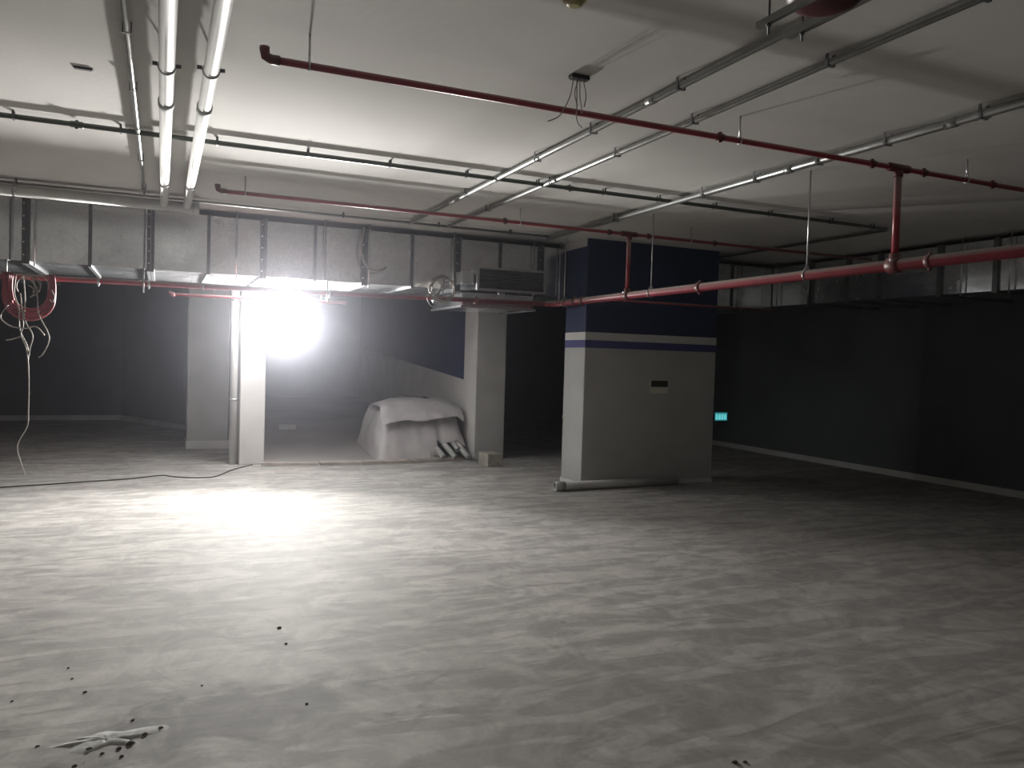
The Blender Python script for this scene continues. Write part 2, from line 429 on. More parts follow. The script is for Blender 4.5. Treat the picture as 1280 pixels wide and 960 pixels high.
for a, b in zip(joints[:-1], joints[1:]):
    mid = (a+b)/2
    for (s0, s1) in ((a, mid), (mid, b)):
        m_ = MB(); w_ = s1-s0
        panel(m_, (s0, dy0, dz0), (w_, 0, 0), (0, 0, dz1-dz0), (0, -1, 0), random.uniform(-.012, .012))
        panel(m_, (s1, dy0, dz0), (-w_, 0, 0), (0, dy1-dy0, 0), (0, 0, -1), random.uniform(-.022, .022))
        panel(m_, (s0, dy0, dz1), (w_, 0, 0), (0, dy1-dy0, 0), (0, 0, 1), .004)
        panel(m_, (s1, dy1, dz0), (-w_, 0, 0), (0, 0, dz1-dz0), (0, 1, 0), .004)
        build('duct_section', m_, M_galv, duct)
    build('stiffener', MB().box(mid-.016, dy0-.022, dz0-.018, mid+.016, dy0, dz1+.01).box(mid-.016, dy0, dz0-.018, mid+.016, dy1, dz0), M_iron, duct)
for x in joints[1:-1]:
    fl_ = build('flange', MB().box(x-.035, dy0-.03, dz0-.028, x-.003, dy0, dz1+.02).box(x+.003, dy0-.03, dz0-.028, x+.035, dy0, dz1+.02)
          .box(x-.035, dy0, dz0-.028, x-.003, dy1, dz0).box(x+.003, dy0, dz0-.028, x+.035, dy1, dz0), M_iron, duct)
    if -1.5 < x < 4.6:
        bm_ = MB()
        for k in range(5):
            z = dz0+.06+k*.13; bm_.tube([(x-.018, dy0-.03, z), (x-.018, dy0-.038, z)], .009, 6)
        build('bolts', bm_, M_zinc, fl_)['kind'] = 'stuff'
for x in (-1.19, 0.75, 2.24, 3.30, 4.40, 4.78, 7.78):
    build('hanger_rod', MB().tube([(x, dy0-.045, dz0-.05), (x, dy0-.045, ZC)], .008, 6), M_zinc, duct)
# right-hand duct running towards the camera
rx0, rx1, rz0, rz1 = 8.40, 9.7, 2.51, 3.08
rd = empty('air_duct', (9.0, 6, rz0), 'galvanised air duct running along the right wall', 'air duct')
ys = [9.38, 8.6, 7.95, 7.43, 6.57, 5.88, 5.2, 4.05, 2.9, 1.75, .6, -.55, -1.7, -2.85, -4.0]
for a, b in zip(ys[1:], ys[:-1]):
    m_ = MB()
    panel(m_, (rx0, b, rz0), (0, a-b, 0), (0, 0, rz1-rz0), (-1, 0, 0), random.uniform(-.014, .014))
    panel(m_, (rx0, a, rz0), (0, b-a, 0), (rx1-rx0, 0, 0), (0, 0, -1), random.uniform(-.02, .02))
    panel(m_, (rx0, a, rz1), (rx1-rx0, 0, 0), (0, b-a, 0), (0, 0, 1), .004)
    build('duct_section', m_, M_galv, rd)
for i, y in enumerate(ys[1:-1]):
    build('flange', MB().box(rx0-.028, y-.03, rz0-.025, rx0, y+.03, rz1+.015).box(rx0, y-.03, rz0-.025, rx1, y+.03, rz0), M_iron, rd)
for y in (9.24, 8.62, 6.27, 5.70):
    build('hanger_rod', MB().tube([(rx0-.045, y, rz0-.04), (rx0-.045, y, ZC)], .009, 6), M_zinc, rd)
# branches behind the main duct
def branch(x0, x1, y1, z1, lab):
    b = empty('branch_duct', ((x0+x1)/2, (dy1+y1)/2, 2.45), lab, 'air duct')
    m_ = MB(); n = 2 if y1-dy1 > 2.2 else 1
    for k in range(n):
        ya = dy1+.02+(y1-dy1-.02)*k/n; yb = dy1+.02+(y1-dy1-.02)*(k+1)/n; s_ = MB()
        panel(s_, (x1, ya, 2.45), (x0-x1, 0, 0), (0, yb-ya, 0), (0, 0, -1), .015*(1-2*k))
        panel(s_, (x1, ya, 2.45), (0, yb-ya, 0), (0, 0, z1-2.45), (1, 0, 0), .008)
        panel(s_, (x0, yb, 2.45), (0, ya-yb, 0), (0, 0, z1-2.45), (-1, 0, 0), .008)
        panel(s_, (x0, ya, z1), (x1-x0, 0, 0), (0, yb-ya, 0), (0, 0, 1), .004)
        panel(s_, (x1, yb, 2.45), (x0-x1, 0, 0), (0, 0, z1-2.45), (0, 1, 0), .002)
        build('duct_section', s_, M_galv, b)
    build('flange', MB().box(x0-.025, dy1+.02, 2.425, x1+.025, dy1+.05, z1+.02), M_iron, b)
branch(1.42, 2.46, 13.6, 2.85, 'branch duct running back above the glaring floodlight')
branch(-1.80, -1.31, 12.9, 2.75, 'small branch duct behind the red coil at the far left')
sb = empty('duct_drop_box', (3.95, 9.9, 2.24), 'galvanised drop box under the duct, below the louvred grille', 'air duct')
m_ = MB().bbox(3.45, 9.42, 2.25, 4.45, 10.6, 2.428, 0.01)
build('box_shell', m_, M_galv, sb)
build('bottom_rim', MB().box(3.43, 9.40, 2.235, 4.47, 9.42, 2.262).box(3.43, 9.42, 2.235, 3.45, 10.62, 2.262).box(4.45, 9.42, 2.235, 4.47, 10.62, 2.262), M_zinc, sb)

gr = empty('louvred_grille', (3.95, 9.1, 2.44), 'rectangular louvred air grille projecting from the duct beside the wide striped column', 'air grille')
gx0, gx1, gz0, gz1, gy = 3.50, 4.43, 2.43, 2.72, 9.04
build('collar', MB().box(gx0+.03, gy+.04, gz0+.02, gx1-.03, 9.395, gz0+.03).box(gx0+.03, gy+.04, gz1-.03, gx1-.03, 9.395, gz1-.02)
      .box(gx0+.03, gy+.04, gz0+.03, gx0+.04, 9.395, gz1-.03).box(gx1-.04, gy+.04, gz0+.03, gx1-.03, 9.395, gz1-.03), M_galv, gr)
build('frame', MB().box(gx0, gy, gz0, gx1, gy+.04, gz0+.025).box(gx0, gy, gz1-.025, gx1, gy+.04, gz1)
      .box(gx0, gy, gz0+.025, gx0+.028, gy+.04, gz1-.025).box(gx1-.028, gy, gz0+.025, gx1, gy+.04, gz1-.025), M_zinc, gr)
for k in range(9):
    z = gz0+.036+k*.0275
    v = [(gx0+.028, gy+.008, z), (gx1-.028, gy+.008, z), (gx1-.028, gy+.034, z+.019), (gx0+.028, gy+.034, z+.019)]
    v += [(a, b+.003, c-.003) for a, b, c in v]
    build('louvre', MB().add(v, [(0, 1, 2, 3), (7, 6, 5, 4), (0, 4, 5, 1), (2, 6, 7, 3), (1, 5, 6, 2), (3, 7, 4, 0)]), M_blade, gr)
build('side_collar', MB().bbox(3.34, 9.12, 2.50, 3.49, 9.40, 2.66, .006), M_galv, gr)
build('latch', MB().box(3.78, 9.02, 2.385, 3.86, 9.05, 2.41), M_zinc, gr)

# ================================================================ SPRINKLER PIPES
def hanger(parent, x, y, z, r, axis, top=ZC, rod=.006, mat_=None, flare=True):
    mat_ = mat_ or M_zinc
    h = build('hanger_rod', MB().tube([(x, y, z+r), (x, y, top)], rod, 6), mat_, parent)
    n = 12; mb = MB(); pts = []
    for k in range(n):
        a = 2*PI*k/n
        pts.append((x, y+(r+.004)*math.cos(a), z+(r+.004)*math.sin(a)) if axis == 'x' else (x+(r+.004)*math.cos(a), y, z+(r+.004)*math.sin(a)))
    mb.tube(pts, .005, 5, closed=True)
    if flare:
        w = r*.8
        d = (0, w, 0) if axis == 'x' else (w, 0, 0)
        mb.tube([(x-d[0], y-d[1], z+r*.7), (x, y, z+r+.045)], .0045, 5).tube([(x+d[0], y+d[1], z+r*.7), (x, y, z+r+.045)], .0045, 5)
    build('clamp', mb, mat_, h)
def coupling(parent, p, axis, r, L=.05, name='coupling', m_=None):
    d = {'x': (L/2, 0, 0), 'y': (0, L/2, 0), 'z': (0, 0, L/2)}[axis]; p = Vector(p); d = Vector(d)
    e = Vector({'x': (0, 0, 1), 'y': (0, 0, 1), 'z': (1, 0, 0)}[axis])
    mb = MB().tube([p-d, p-d*.8, p+d*.8, p+d], [r*.92, r, r, r*.92], 14)
    mb.tube([p-e*r*1.35, p-e*r*1.30, p+e*r*1.3, p+e*r*1.35], [.006, .012, .012, .006], 6)
    build(name, mb, m_ or M_darkred, parent)

def red_run(y, x1, ris, lab, cpl, hng, z=3.0, r=.018):
    t = empty('sprinkler_pipe', (2.5, y, z), lab, 'pipe')
    build('pipe', MB().tube([(0.47, y, z), (x1, y, z)], r, 14), M_red, t)
    build('elbow', MB().tube([(0.50, y, z), (0.46, y, z), (0.435, y, z+.012), (0.43, y, z+.04), (0.43, y, z+.055)], .024, 12), M_darkred, t)
    build('tee', MB().tube([(ris-.10, y, z), (ris-.09, y, z), (ris+.09, y, z), (ris+.10, y, z)], [.024, .029, .029, .024], 14)
          .tube([(ris, y, z-.02), (ris, y, z-.06)], .031, 14), M_darkred, t)
    build('riser', MB().tube([(ris, y, 2.33+.04), (ris, y, z-.06)], .0245, 14), M_red, t)
    for x in cpl: coupling(t, (x, y, z), 'x', r*1.3)
    for x in hng: hanger(t, x, y, z, r, 'x')
    return t
red_run(4.0, 8.3, 4.65, 'long red sprinkler pipe nearest the camera, ending at the upper left', (3.12, 5.62, 4.40, 4.90), (0.64, 3.27, 5.34, 7.4))
red_run(7.46, 8.25, 4.65, 'red sprinkler pipe farther back, ending left of the grey conduits', (3.17, 5.80, 4.40, 4.90), (0.66, 3.34, 5.46, 7.2))
mx_ = 4.65
mn = empty('sprinkler_main', (mx_, 6, 2.33), 'thick red sprinkler main crossing low towards the right edge', 'pipe')
build('pipe', MB().tube([(mx_, -6.5, 2.33), (mx_, 9.1, 2.33), (mx_-.02, 9.17, 2.328), (mx_-.09, 9.2, 2.325), (mx_-.16, 9.2, 2.323)], [.04, .04, .038, .033, .030], 18), M_redmain, mn)
for y in (8.66, 8.45, 6.18): coupling(mn, (mx_, y, 2.33), 'y', .052)
for y in (7.46, 4.0):
    build('outlet_clamp', MB().tube([(mx_, y-.05, 2.33), (mx_, y-.04, 2.33), (mx_, y+.04, 2.33), (mx_, y+.05, 2.33)], [.046, .055, .055, .046], 14)
          .tube([(mx_, y, 2.33), (mx_, y, 2.41)], .038, 12), M_darkred, mn)
    build('bolt', MB().tube([(mx_-.07, y-.02, 2.36), (mx_+.07, y-.02, 2.36)], .009, 6), M_zinc, mn)
coupling(mn, (mx_, 3.72, 2.33), 'y', .047, .04)
for y in (7.0, 4.82, 1.2): hanger(mn, mx_, y, 2.33, .042, 'y', rod=.007)
hanger(mn, mx_, 8.95, 2.33, .042, 'y', rod=.007)

ra = empty('sprinkler_pipe', (0, 9.2, 2.27), 'red sprinkler pipe running level under the front edge of the long duct', 'pipe')
def za(x): return 2.268 + .0085*(x+1.46)
build('pipe', MB().tube([(-8.9, 9.2, za(-8.9)), (4.5, 9.2, 2.323)], .029, 16), M_red, ra)
for x in (-.60, -.13, .40, 1.75, 3.0):
    build('clamp', MB().tube([(x-.012, 9.2, za(x)), (x+.012, 9.2, za(x))], .040, 12).tube([(x, 9.2, za(x)-.055), (x, 9.2, za(x)-.03)], .008, 6), M_zinc, ra)
for x in (-1.40, -0.18, 1.72): build('hanger_rod', MB().tube([(x, 9.155, za(x)-.10 if x > -1 else za(x)-.03), (x, 9.155, dz0-.02), (x, 9.34, dz0-.01), (x, 9.34, ZC)], .009, 6), M_zinc, ra)
coupling(ra, (3.55, 9.2, za(3.55)), 'x', .042)

rb = empty('sprinkler_pipe', (6.0, 8.1, 2.33), 'thin dark red pipe crossing in front of the navy column face', 'pipe')
build('pipe', MB().tube([(mx_+.05, 8.12, 2.335), (7.3, 8.12, 2.335)], .013, 10), M_red, rb)
build('end_cap', MB().tube([(7.28, 8.12, 2.335), (7.33, 8.12, 2.335)], .02, 10), M_darkred, rb)
rl = empty('sprinkler_pipe', (1.0, 11.1, 2.3), 'short thin red pipe just above and left of the glaring floodlight', 'pipe')
build('pipe', MB().tube([(0.12, 11.08, 2.30), (2.35, 11.08, 2.315)], .020, 12), M_red, rl)
build('elbow', MB().tube([(0.15, 11.08, 2.30), (0.11, 11.08, 2.30), (0.09, 11.08, 2.315), (0.085, 11.08, 2.34)], .028, 10), M_darkred, rl)
for x in (.62, 2.0):
    build('hanger_rod', MB().tube([(x, 11.08, 2.27), (x, 11.08, 2.425 if x > 1.4 else ZC)], .007, 6), M_zinc, rl)

# ================================================================ CONDUITS ON THE CEILING
def conduit(name, pts, r, m_, lab, clips, axis, n=10, cup=(), drop=None):
    cx = sum(p[0] for p in pts)/len(pts); cy = sum(p[1] for p in pts)/len(pts)
    t = empty(name, (cx, cy, pts[0][2]), lab, 'conduit')
    build('tube', MB().tube(pts, r, n), m_, t)
    z = pts[0][2]
    for c in clips:
        x, y = (c, pts[0][1]) if axis == 'x' else (pts[0][0], c)
        mb = MB()
        if axis == 'x': mb.box(x-.007, y-r-.007, z-r-.003, x+.007, y+r+.007, z-r).box(x-.007, y-r-.007, z-r, x+.007, y-r-.002, ZC).box(x-.007, y+r+.002, z-r, x+.007, y+r+.007, ZC)
        else: mb.box(x-r-.007, y-.009, z-r-.003, x+r+.007, y+.009, z-r).box(x-r-.007, y-.009, z-r, x-r-.002, y+.009, ZC).box(x+r+.002, y-.009, z-r, x+r+.007, y+.009, ZC)
        build('clip', mb, M_iron, t)
    for c in cup:
        if axis == 'x': coupling(t, (c, pts[0][1], z), 'x', r*1.25, .08, m_=m_)
        else: build('coupling', MB().tube([(pts[0][0], c-.04, z), (pts[0][0], c+.04, z)], r*1.2, n), m_, t)
    return t
zk = 3.112
conduit('dark_conduit', [(-6.0, 6.22, zk), (7.1, 6.22, zk), (7.14, 6.26, zk), (7.14, 9.2, zk)], .0175, M_dcond,
        'dark conduit crossing the whole ceiling between the two long red pipes',
        [-4, -3, -2.2, -.92, -.28, .35, 1.0, 1.64, 2.29, 2.94, 3.6, 4.18, 4.82, 5.5, 6.3, 6.88], 'x', cup=(-.55, 3.25))
conduit('cross_conduit', [(-6.0, 8.76, zk), (4.33, 8.76, zk)], .014, M_cond, 'thin conduit crossing the ceiling just in front of the long duct',
        [-3, -1.27, 1.8, 2.9, 3.8], 'x')
conduit('metal_conduit', [(2.55, 1.5, 3.105), (2.55, 8.74, 3.105)], .020, M_cond, 'leftmost of the three slanting grey conduits in the upper right',
        [2.55, 3.62, 4.57, 5.41, 6.9], 'y', cup=(3.9, 6.2))
conduit('metal_conduit', [(3.0, 1.5, 3.11), (3.0, 8.74, 3.11)], .018, M_cond, 'middle one of the three slanting grey conduits, thin and shiny',
        [2.2, 3.01, 4.1, 5.01, 6.07, 7.5], 'y', cup=(6.0,))
conduit('metal_conduit', [(4.32, -1, 3.095), (4.32, 8.78, 3.095)], .026, M_cond, 'thick greenish-grey conduit, rightmost of the three slanting ones',
        [2.2, 3.15, 3.81, 4.4, 5.06, 5.73, 7.2], 'y', cup=(3.35, 4.7))
conduit('metal_conduit', [(-.172, 1.5, 3.112), (-.172, 8.72, 3.112)], .014, M_cond, 'thin shiny conduit left of the two white drain pipes',
        [2.7, 4.26, 5.19, 7.06, 8.3], 'y', cup=(6.1,))

def drain(x, y1, clamps, lab):
    t = empty('drain_pipe', (x, 5, 3.01), lab, 'pipe', None)
    z = 3.045; r = .038
    build('pipe', MB().tube([(x, -4.0, z), (x, y1, z)], r, 20), M_pvc, t)
    for y in clamps:
        k = build('pipe_clamp', MB().tube([(x, y-.014, z), (x, y+.014, z)], r+.006, 20, cap=True), M_pvc, t)
        build('clamp_bolt', MB().tube([(x-r-.03, y, z+.01), (x-r-.006, y, z+.01)], .011, 8).tube([(x+r+.006, y, z+.01), (x+r+.03, y, z+.01)], .011, 8), M_iron, k)['kind'] = 'stuff'
        build('hanger_rod', MB().tube([(x, y, z+r), (x, y, ZC)], .006, 6), M_iron, k)
    for y in (5.15, 7.6): build('socket', MB().tube([(x, y-.05, z), (x, y-.045, z), (x, y+.045, z), (x, y+.05, z)], [r, r+.007, r+.007, r], 20), M_pvc, t)
    return t
drain(0.005, 8.66, (4.50, 1.9), 'left one of two thick white drain pipes on the ceiling')
drain(0.215, 8.66, (4.45, 1.9), 'right one of two thick white drain pipes on the ceiling')
dh = empty('drain_pipe', (-4, 8.70, 3.03), 'thick white drain pipe running sideways above the duct at the left', 'pipe')
build('pipe', MB().tube([(-6.0, 8.70, 3.03), (0.29, 8.70, 3.03)], .055, 20), M_pvc, dh)
build('end_cap', MB().tube([(0.27, 8.70, 3.03), (0.33, 8.70, 3.03)], .062, 20), M_pvc, dh)
for x in (-3.2, -1.27): build('pipe_clamp', MB().tube([(x-.014, 8.70, 3.03), (x+.014, 8.70, 3.03)], .061, 20).tube([(x, 8.70, 3.085), (x, 8.70, ZC)], .006, 6), M_zinc, dh)

# ================================================================ SUPPORT RAILS AND RED VESSEL, TOP RIGHT
for (x, zr, y1, hw_, lab, ry) in ((2.165, 2.96, 2.56, .013, 'thin steel rail below the dark red vessel at the top edge', 2.50),
                             (2.485, 3.05, 2.74, .017, 'thicker steel rail right of the dark red vessel, beside a slanting conduit', 2.66)):
    t = empty('support_rail', (x, .6, zr), lab, 'rail')
    build('channel', MB().box(x-hw_, .6, zr-hw_, x+hw_, y1, zr-hw_+.004).box(x-hw_, .6, zr-hw_+.004, x-hw_+.003, y1, zr+hw_).box(x+hw_-.003, .6, zr-hw_+.004, x+hw_, y1, zr+hw_), M_rail, t)
    build('threaded_rod', MB().tube([(x, ry, zr-.055), (x, ry, ZC)], .005, 6), M_iron, t)
    build('nut', MB().tube([(x, ry, zr-hw_-.012), (x, ry, zr-hw_)], .010, 6), M_iron, t)
vx, vy, vz = 2.325, 2.37, 3.05
ve = empty('fire_vessel', (vx, vy, vz-.07), 'dark red rounded vessel above the steel rails at the top edge', 'vessel')
prof = [(0, -.06), (.08, -.058), (.12, -.045), (.145, -.015), (.148, .01), (.13, .04), (.09, .058), (.03, .064), (0, .065)]
mb = MB(); n = 28; v = []; f = []
for (r_, z_) in prof:
    for k in range(n):
        a = 2*PI*k/n; v.append((vx+max(r_, .001)*math.cos(a), vy+max(r_, .001)*math.sin(a), vz+z_))
for i in range(len(prof)-1):
    for k in range(n): f.append((i*n+k, i*n+(k+1) % n, (i+1)*n+(k+1) % n, (i+1)*n+k))
mb.add(v, f, True); build('shell', mb, M_vessel, ve)
build('neck', MB().tube([(vx, vy, vz+.06), (vx, vy, ZC)], .02, 12), M_iron, ve)

# ================================================================ SMALL CEILING FITTINGS
jb = empty('junction_box', (2.05, 3.86, ZC-.02), 'small black ceiling box with loose wires hanging above the near red pipe', 'junction box')
build('box', MB().bbox(2.0, 3.835, ZC-.022, 2.11, 3.885, ZC, .004), M_black, jb)
for k, pts in enumerate(([(2.02, 3.86, 3.13), (2.0, 3.855, 3.03), (1.955, 3.85, 2.94), (1.92, 3.84, 2.90), (1.86, 3.83, 2.868)],
                         [(2.04, 3.86, 3.13), (2.045, 3.86, 3.0), (2.04, 3.85, 2.93), (2.05, 3.85, 2.89), (2.075, 3.85, 2.87)],
                         [(2.06, 3.86, 3.13), (2.06, 3.855, 3.04), (2.075, 3.86, 2.98), (2.08, 3.86, 2.95)],
                         [(2.08, 3.86, 3.13), (2.10, 3.86, 3.05), (2.09, 3.86, 2.985)],
                         [(2.05, 3.86, 3.13), (2.03, 3.86, 3.05), (2.05, 3.86, 2.99)])):
    build('wire', MB().tube(smooth_path(pts), .0030, 5), M_wire, jb)
sl = empty('ceiling_slot', (-.42, 5.08, ZC-.02), 'small dark slot box on the ceiling at the upper left', 'junction box')
build('box', MB().bbox(-.465, 5.06, ZC-.009, -.375, 5.09, ZC, .002), M_black, sl)
build('lip', MB().box(-.47, 5.055, ZC-.003, -.37, 5.095, ZC), M_iron, sl)
sd = empty('smoke_detector', (1.59, 3.05, ZC-.04), 'round yellowed smoke detector on the ceiling at the top edge', 'detector')
build('base', MB().tube([(1.59, 3.05, ZC-.014), (1.59, 3.05, ZC)], .052, 20), M_cream, sd)
build('sensor_head', MB().tube([(1.59, 3.05, ZC-.04), (1.59, 3.05, ZC-.034), (1.59, 3.05, ZC-.014)], [.02, .034, .042], 20), M_cream, sd)
cw = MB().tube(smooth_path([(4.45, 3.3, 3.15), (4.42, 3.28, 3.11), (4.40, 3.2, 3.08), (4.41, 3.16, 3.10)]), .004, 5)
tag(build('loose_wire', cw, M_wire), 'short loose wire beside the thick conduit at the upper right corner', 'wire')

# ================================================================ LEFT COIL AND WIRES
cl = empty('conduit_coil', (-1.19, 9.12, 1.95), 'looped red flexible conduit hanging under the red pipe at far left', 'conduit')
for k in range(5):
    w = .16+.014*k; y = 9.10-.018*k; zb = 2.08-.012*k
    pts = [(-1.19-w*1.0, y, 2.30), (-1.19-w, y, 2.18)] + arc((-1.19, y, zb+.03), w, PI, 2*PI, 8) + [(-1.19+w, y, 2.20), (-1.19+w*.95, y, 2.30)]
    build('loop', MB().tube(smooth_path(pts, 3), .013, 8), M_flex, cl)
for k in range(3):
    x = -1.335-.012*k
    build('drop', MB().tube(smooth_path([(x, 9.06-.02*k, 2.30), (x-.01, 9.06, 2.15), (x+.01, 9.06, 2.03-.03*k)], 4), .012, 8), M_flex, cl)
wb = empty('wire_bundle', (-1.2, 9.0, 1.5), 'tangle of pale wires trailing from the red conduit coil at far left', 'wire')
rr = random.Random(4)
paths = [[(-1.30, 9.02, 2.28), (-1.31, 9.0, 2.1), (-1.27, 8.99, 1.95), (-1.26, 8.99, 1.75), (-1.20, 8.99, 1.60), (-1.18, 9, 1.50)],
         [(-1.24, 9.02, 2.28), (-1.22, 9.0, 2.05), (-1.22, 8.98, 1.85), (-1.15, 8.97, 1.70), (-1.17, 8.98, 1.58), (-1.19, 9, 1.45)],
         [(-1.16, 9.0, 2.27), (-1.12, 9.0, 2.1), (-1.10, 8.98, 1.90), (-1.03, 8.97, 1.75), (-1.01, 8.97, 1.65), (-1.06, 8.97, 1.52), (-1.10, 8.97, 1.48)],
         [(-1.26, 9.0, 2.1), (-1.23, 8.98, 1.80), (-1.25, 8.98, 1.70), (-1.20, 8.98, 1.55), (-1.18, 8.98, 1.30), (-1.18, 8.98, 0.95), (-1.19, 8.98, .80), (-1.27, 8.99, .62), (-1.24, 8.99, .45), (-1.20, 8.99, .32)],
         [(-1.36, 9.0, 1.98), (-1.42, 8.98, 1.86), (-1.34, 8.97, 1.78), (-1.22, 8.97, 1.76), (-1.12, 8.97, 1.78), (-1.05, 8.97, 1.70)],
         [(-1.25, 8.98, 1.68), (-1.32, 8.97, 1.65), (-1.37, 8.97, 1.64)],
         [(-1.0, 9.0, 2.15), (-.97, 8.99, 2.08), (-.985, 8.98, 2.03), (-1.01, 8.98, 2.05)]]
for p in paths: build('wire', MB().tube(smooth_path(p, 5), .0065, 6), M_wire, wb)
for k in range(6):
    c = (-1.18+rr.uniform(-.05, .07), 9.0, 2.14+rr.uniform(-.03, .06)); a0 = rr.uniform(-2, 0); r_ = rr.uniform(.05, .11)
    build('wire', MB().tube(arc(c, r_, a0, a0+rr.uniform(2.5, 4.5), 10), .005, 5), M_wire, wb)

hk = build('cable_hook', MB().tube(smooth_path([(2.16, 9.30, 3.10), (2.13, 9.29, 2.9), (2.14, 9.28, 2.75), (2.19, 9.27, 2.64), (2.27, 9.27, 2.595), (2.36, 9.27, 2.60), (2.43, 9.27, 2.645)]), .014, 8), M_wire)
tag(hk, 'pale bent hose hooking down across the middle of the duct face', 'hose')
rg = empty('wire_ring', (3.08, 9.12, 2.25), 'round coil of pale wire hung on the red pipe left of the grille', 'wire')
for k in range(7):
    r_ = .165-.006*k; n = 28
    pts = [(3.08+rr.uniform(-.01, .01)+r_*math.cos(2*PI*i/n), 9.12+.01*math.sin(3*2*PI*i/n+k)-.006*k, 2.42+r_*math.sin(2*PI*i/n)+.003*math.sin(5*2*PI*i/n+k)) for i in range(n)]
    build('loop', MB().tube(pts, .0048, 5, closed=True), M_wire, rg)
for k in range(6):
    a = rr.uniform(0, PI); b = a+rr.uniform(1.8, 3.6)
    p = [(3.08+.15*math.cos(a), 9.10, 2.42+.15*math.sin(a)), (3.08+rr.uniform(-.06, .06), 9.09, 2.42+rr.uniform(-.05, .06)), (3.08+.15*math.cos(b), 9.10, 2.42+.15*math.sin(b))]
    build('strand', MB().tube(smooth_path(p, 5), .0045, 5), M_wire, rg)
build('tail', MB().tube(smooth_path([(2.93, 9.1, 2.36), (2.89, 9.1, 2.30), (2.93, 9.1, 2.22), (2.99, 9.1, 2.19)], 5), .005, 5), M_wire, rg)

# ================================================================ SIGN
sg = empty('exit_sign', (6.99, 8.75, .84), 'small glowing cyan sign low on the right edge of the wide column', 'sign')
sx0, sx1, sy, sz0, sz1 = 6.885, 7.10, 8.72, .842, .962
build('case', MB().bbox(sx0, sy, sz0, sx1, sy+.03, sz1, .004), M_black, sg)
build('face', MB().box(sx0+.006, sy-.003, sz0+.006, sx1-.006, sy, sz1-.006), M_sign, sg)
gl = MB(); rg2 = random.Random(3)
for c in range(4):
    gx = sx0+.016+c*.047
    for k in range(3): gl.box(gx+k*.014, sy-.005, sz0+.02, gx+k*.014+.006, sy-.003, sz1-.02-.02*((c+k) % 2))
    for k in range(3): gl.box(gx, sy-.005, sz0+.026+k*.028, gx+.034, sy-.003, sz0+.031+k*.028)
build('glyphs', gl, M_glyph, sg)['kind'] = 'stuff'
build('mount', MB().box(6.93, sy+.03, .88, 6.96, cy0+.06, .92), M_iron, sg)

# ================================================================ THINGS ON THE FLOOR
fp = empty('loose_pipe', (5.3, 8.62, 0), 'white plastic pipe lying open-ended on the floor before the wide column', 'pipe')
build('pipe', MB().ring_tube((4.50, 8.62, .056), (6.28, 8.70, .056), .055, .045, 20), M_pvc, fp)
build('socket', MB().ring_tube((4.43, 8.617, .058), (4.56, 8.622, .058), .058, .046, 20), M_pvc, fp)
blk = MB().bbox(4.42, 10.78, 0, 4.66, 11.16, .19, .008)
tag(build('concrete_block', blk, M_block), 'pale concrete block on the floor at the foot of the ramp-side column', 'block')
for i, (p, q_, lab) in enumerate((((1.30, 11.52), (2.06, 11.40), 'leftmost'), ((2.10, 11.42), (2.70, 11.38), 'second from left'),
                                 ((2.73, 11.38), (3.42, 11.42), 'third from left'), ((3.45, 11.40), (4.30, 11.50), 'rightmost'))):
    b = slab(p, q_, .20, 0.002+.0*i, .042)
    tag(build('floor_board', b, M_board), 'flat dusty board across the ramp foot, %s of the four' % lab, 'board', 'boards laid across the foot of the ramp')
cab = MB().tube(smooth_path([(-2.6, 10.05, .008), (-1.62, 10.32, .008), (-1.1, 10.45, .008), (-.69, 10.57, .008), (-.3, 10.68, .008), (0.01, 10.87, .008), (.12, 10.78, .008), (.28, 10.63, .008), (.5, 10.58, .008), (.66, 10.66, .008), (.9, 11.2, .008), (1.2, 11.66, .008)]), .007, 6)
tag(build('floor_cable', cab, M_black), 'thin dark cable trailing across the bright floor at the left', 'cable')

# ---- heap under a pale tarpaulin
hp = empty('covered_heap', (3.8, 12.6, 0), 'heap of pipes under a creased pale tarpaulin beside the ramp wall', 'heap')
def heap_h(a, b):
    # a: 0..1 left to right, b: 0..1 front to back
    side = min(1, a/.10)*min(1, (1-a)/.13)
    side = side**.36 if side > 0 else 0
    fr_ = min(1, b/.22)**.62 if b > 0 else 0
    bk_ = min(1, (1-b)/.25)
    return max(0, side*fr_*bk_)
nx, ny = 64, 48; v = []; f = []
for j in range(ny+1):
    for i in range(nx+1):
        a = i/nx; b = j/ny
        x = 3.03+a*1.42 + (.10*(1-b) - .05)*(1 if a > .5 else -1)*0.6
        y = 11.66+b*1.9 + .10*noise.noise(Vector((a*3, b*2, 1))) + .25*a*(1-b)*0
        h = heap_h(a, b)
        top = .72 + .10*a + .06*b
        z = h*top
        if h > .02:
            d = a*1.0+b*.9
            fold = 1-abs(noise.noise(Vector((d*6, (a-b)*1.5, 3.3))))*2.4
            z += (.055*fold-.04)*min(1, h*2)*(1-.5*h) + .03*noise.noise(Vector((a*13, b*9, 7)))
            z += .022*math.sin(a*31+b*16)*(1-h)*min(1, h*3)
            if a < .35: z += .05*(.35-a)*math.sin(b*30+a*20)
        edge = .012+.02*max(0, noise.noise(Vector((a*12, b*12, 5))))
        v.append((min(x, 4.47), y, max(z, edge)))
for j in range(ny):
    for i in range(nx):
        if i > .62*nx and j < 2: continue      # lifted hem shows the pipe ends
        f.append((j*(nx+1)+i, j*(nx+1)+i+1, (j+1)*(nx+1)+i+1, (j+1)*(nx+1)+i))
mb = MB().add(v, f, True)
o = build('tarpaulin', mb, M_tarp, hp)
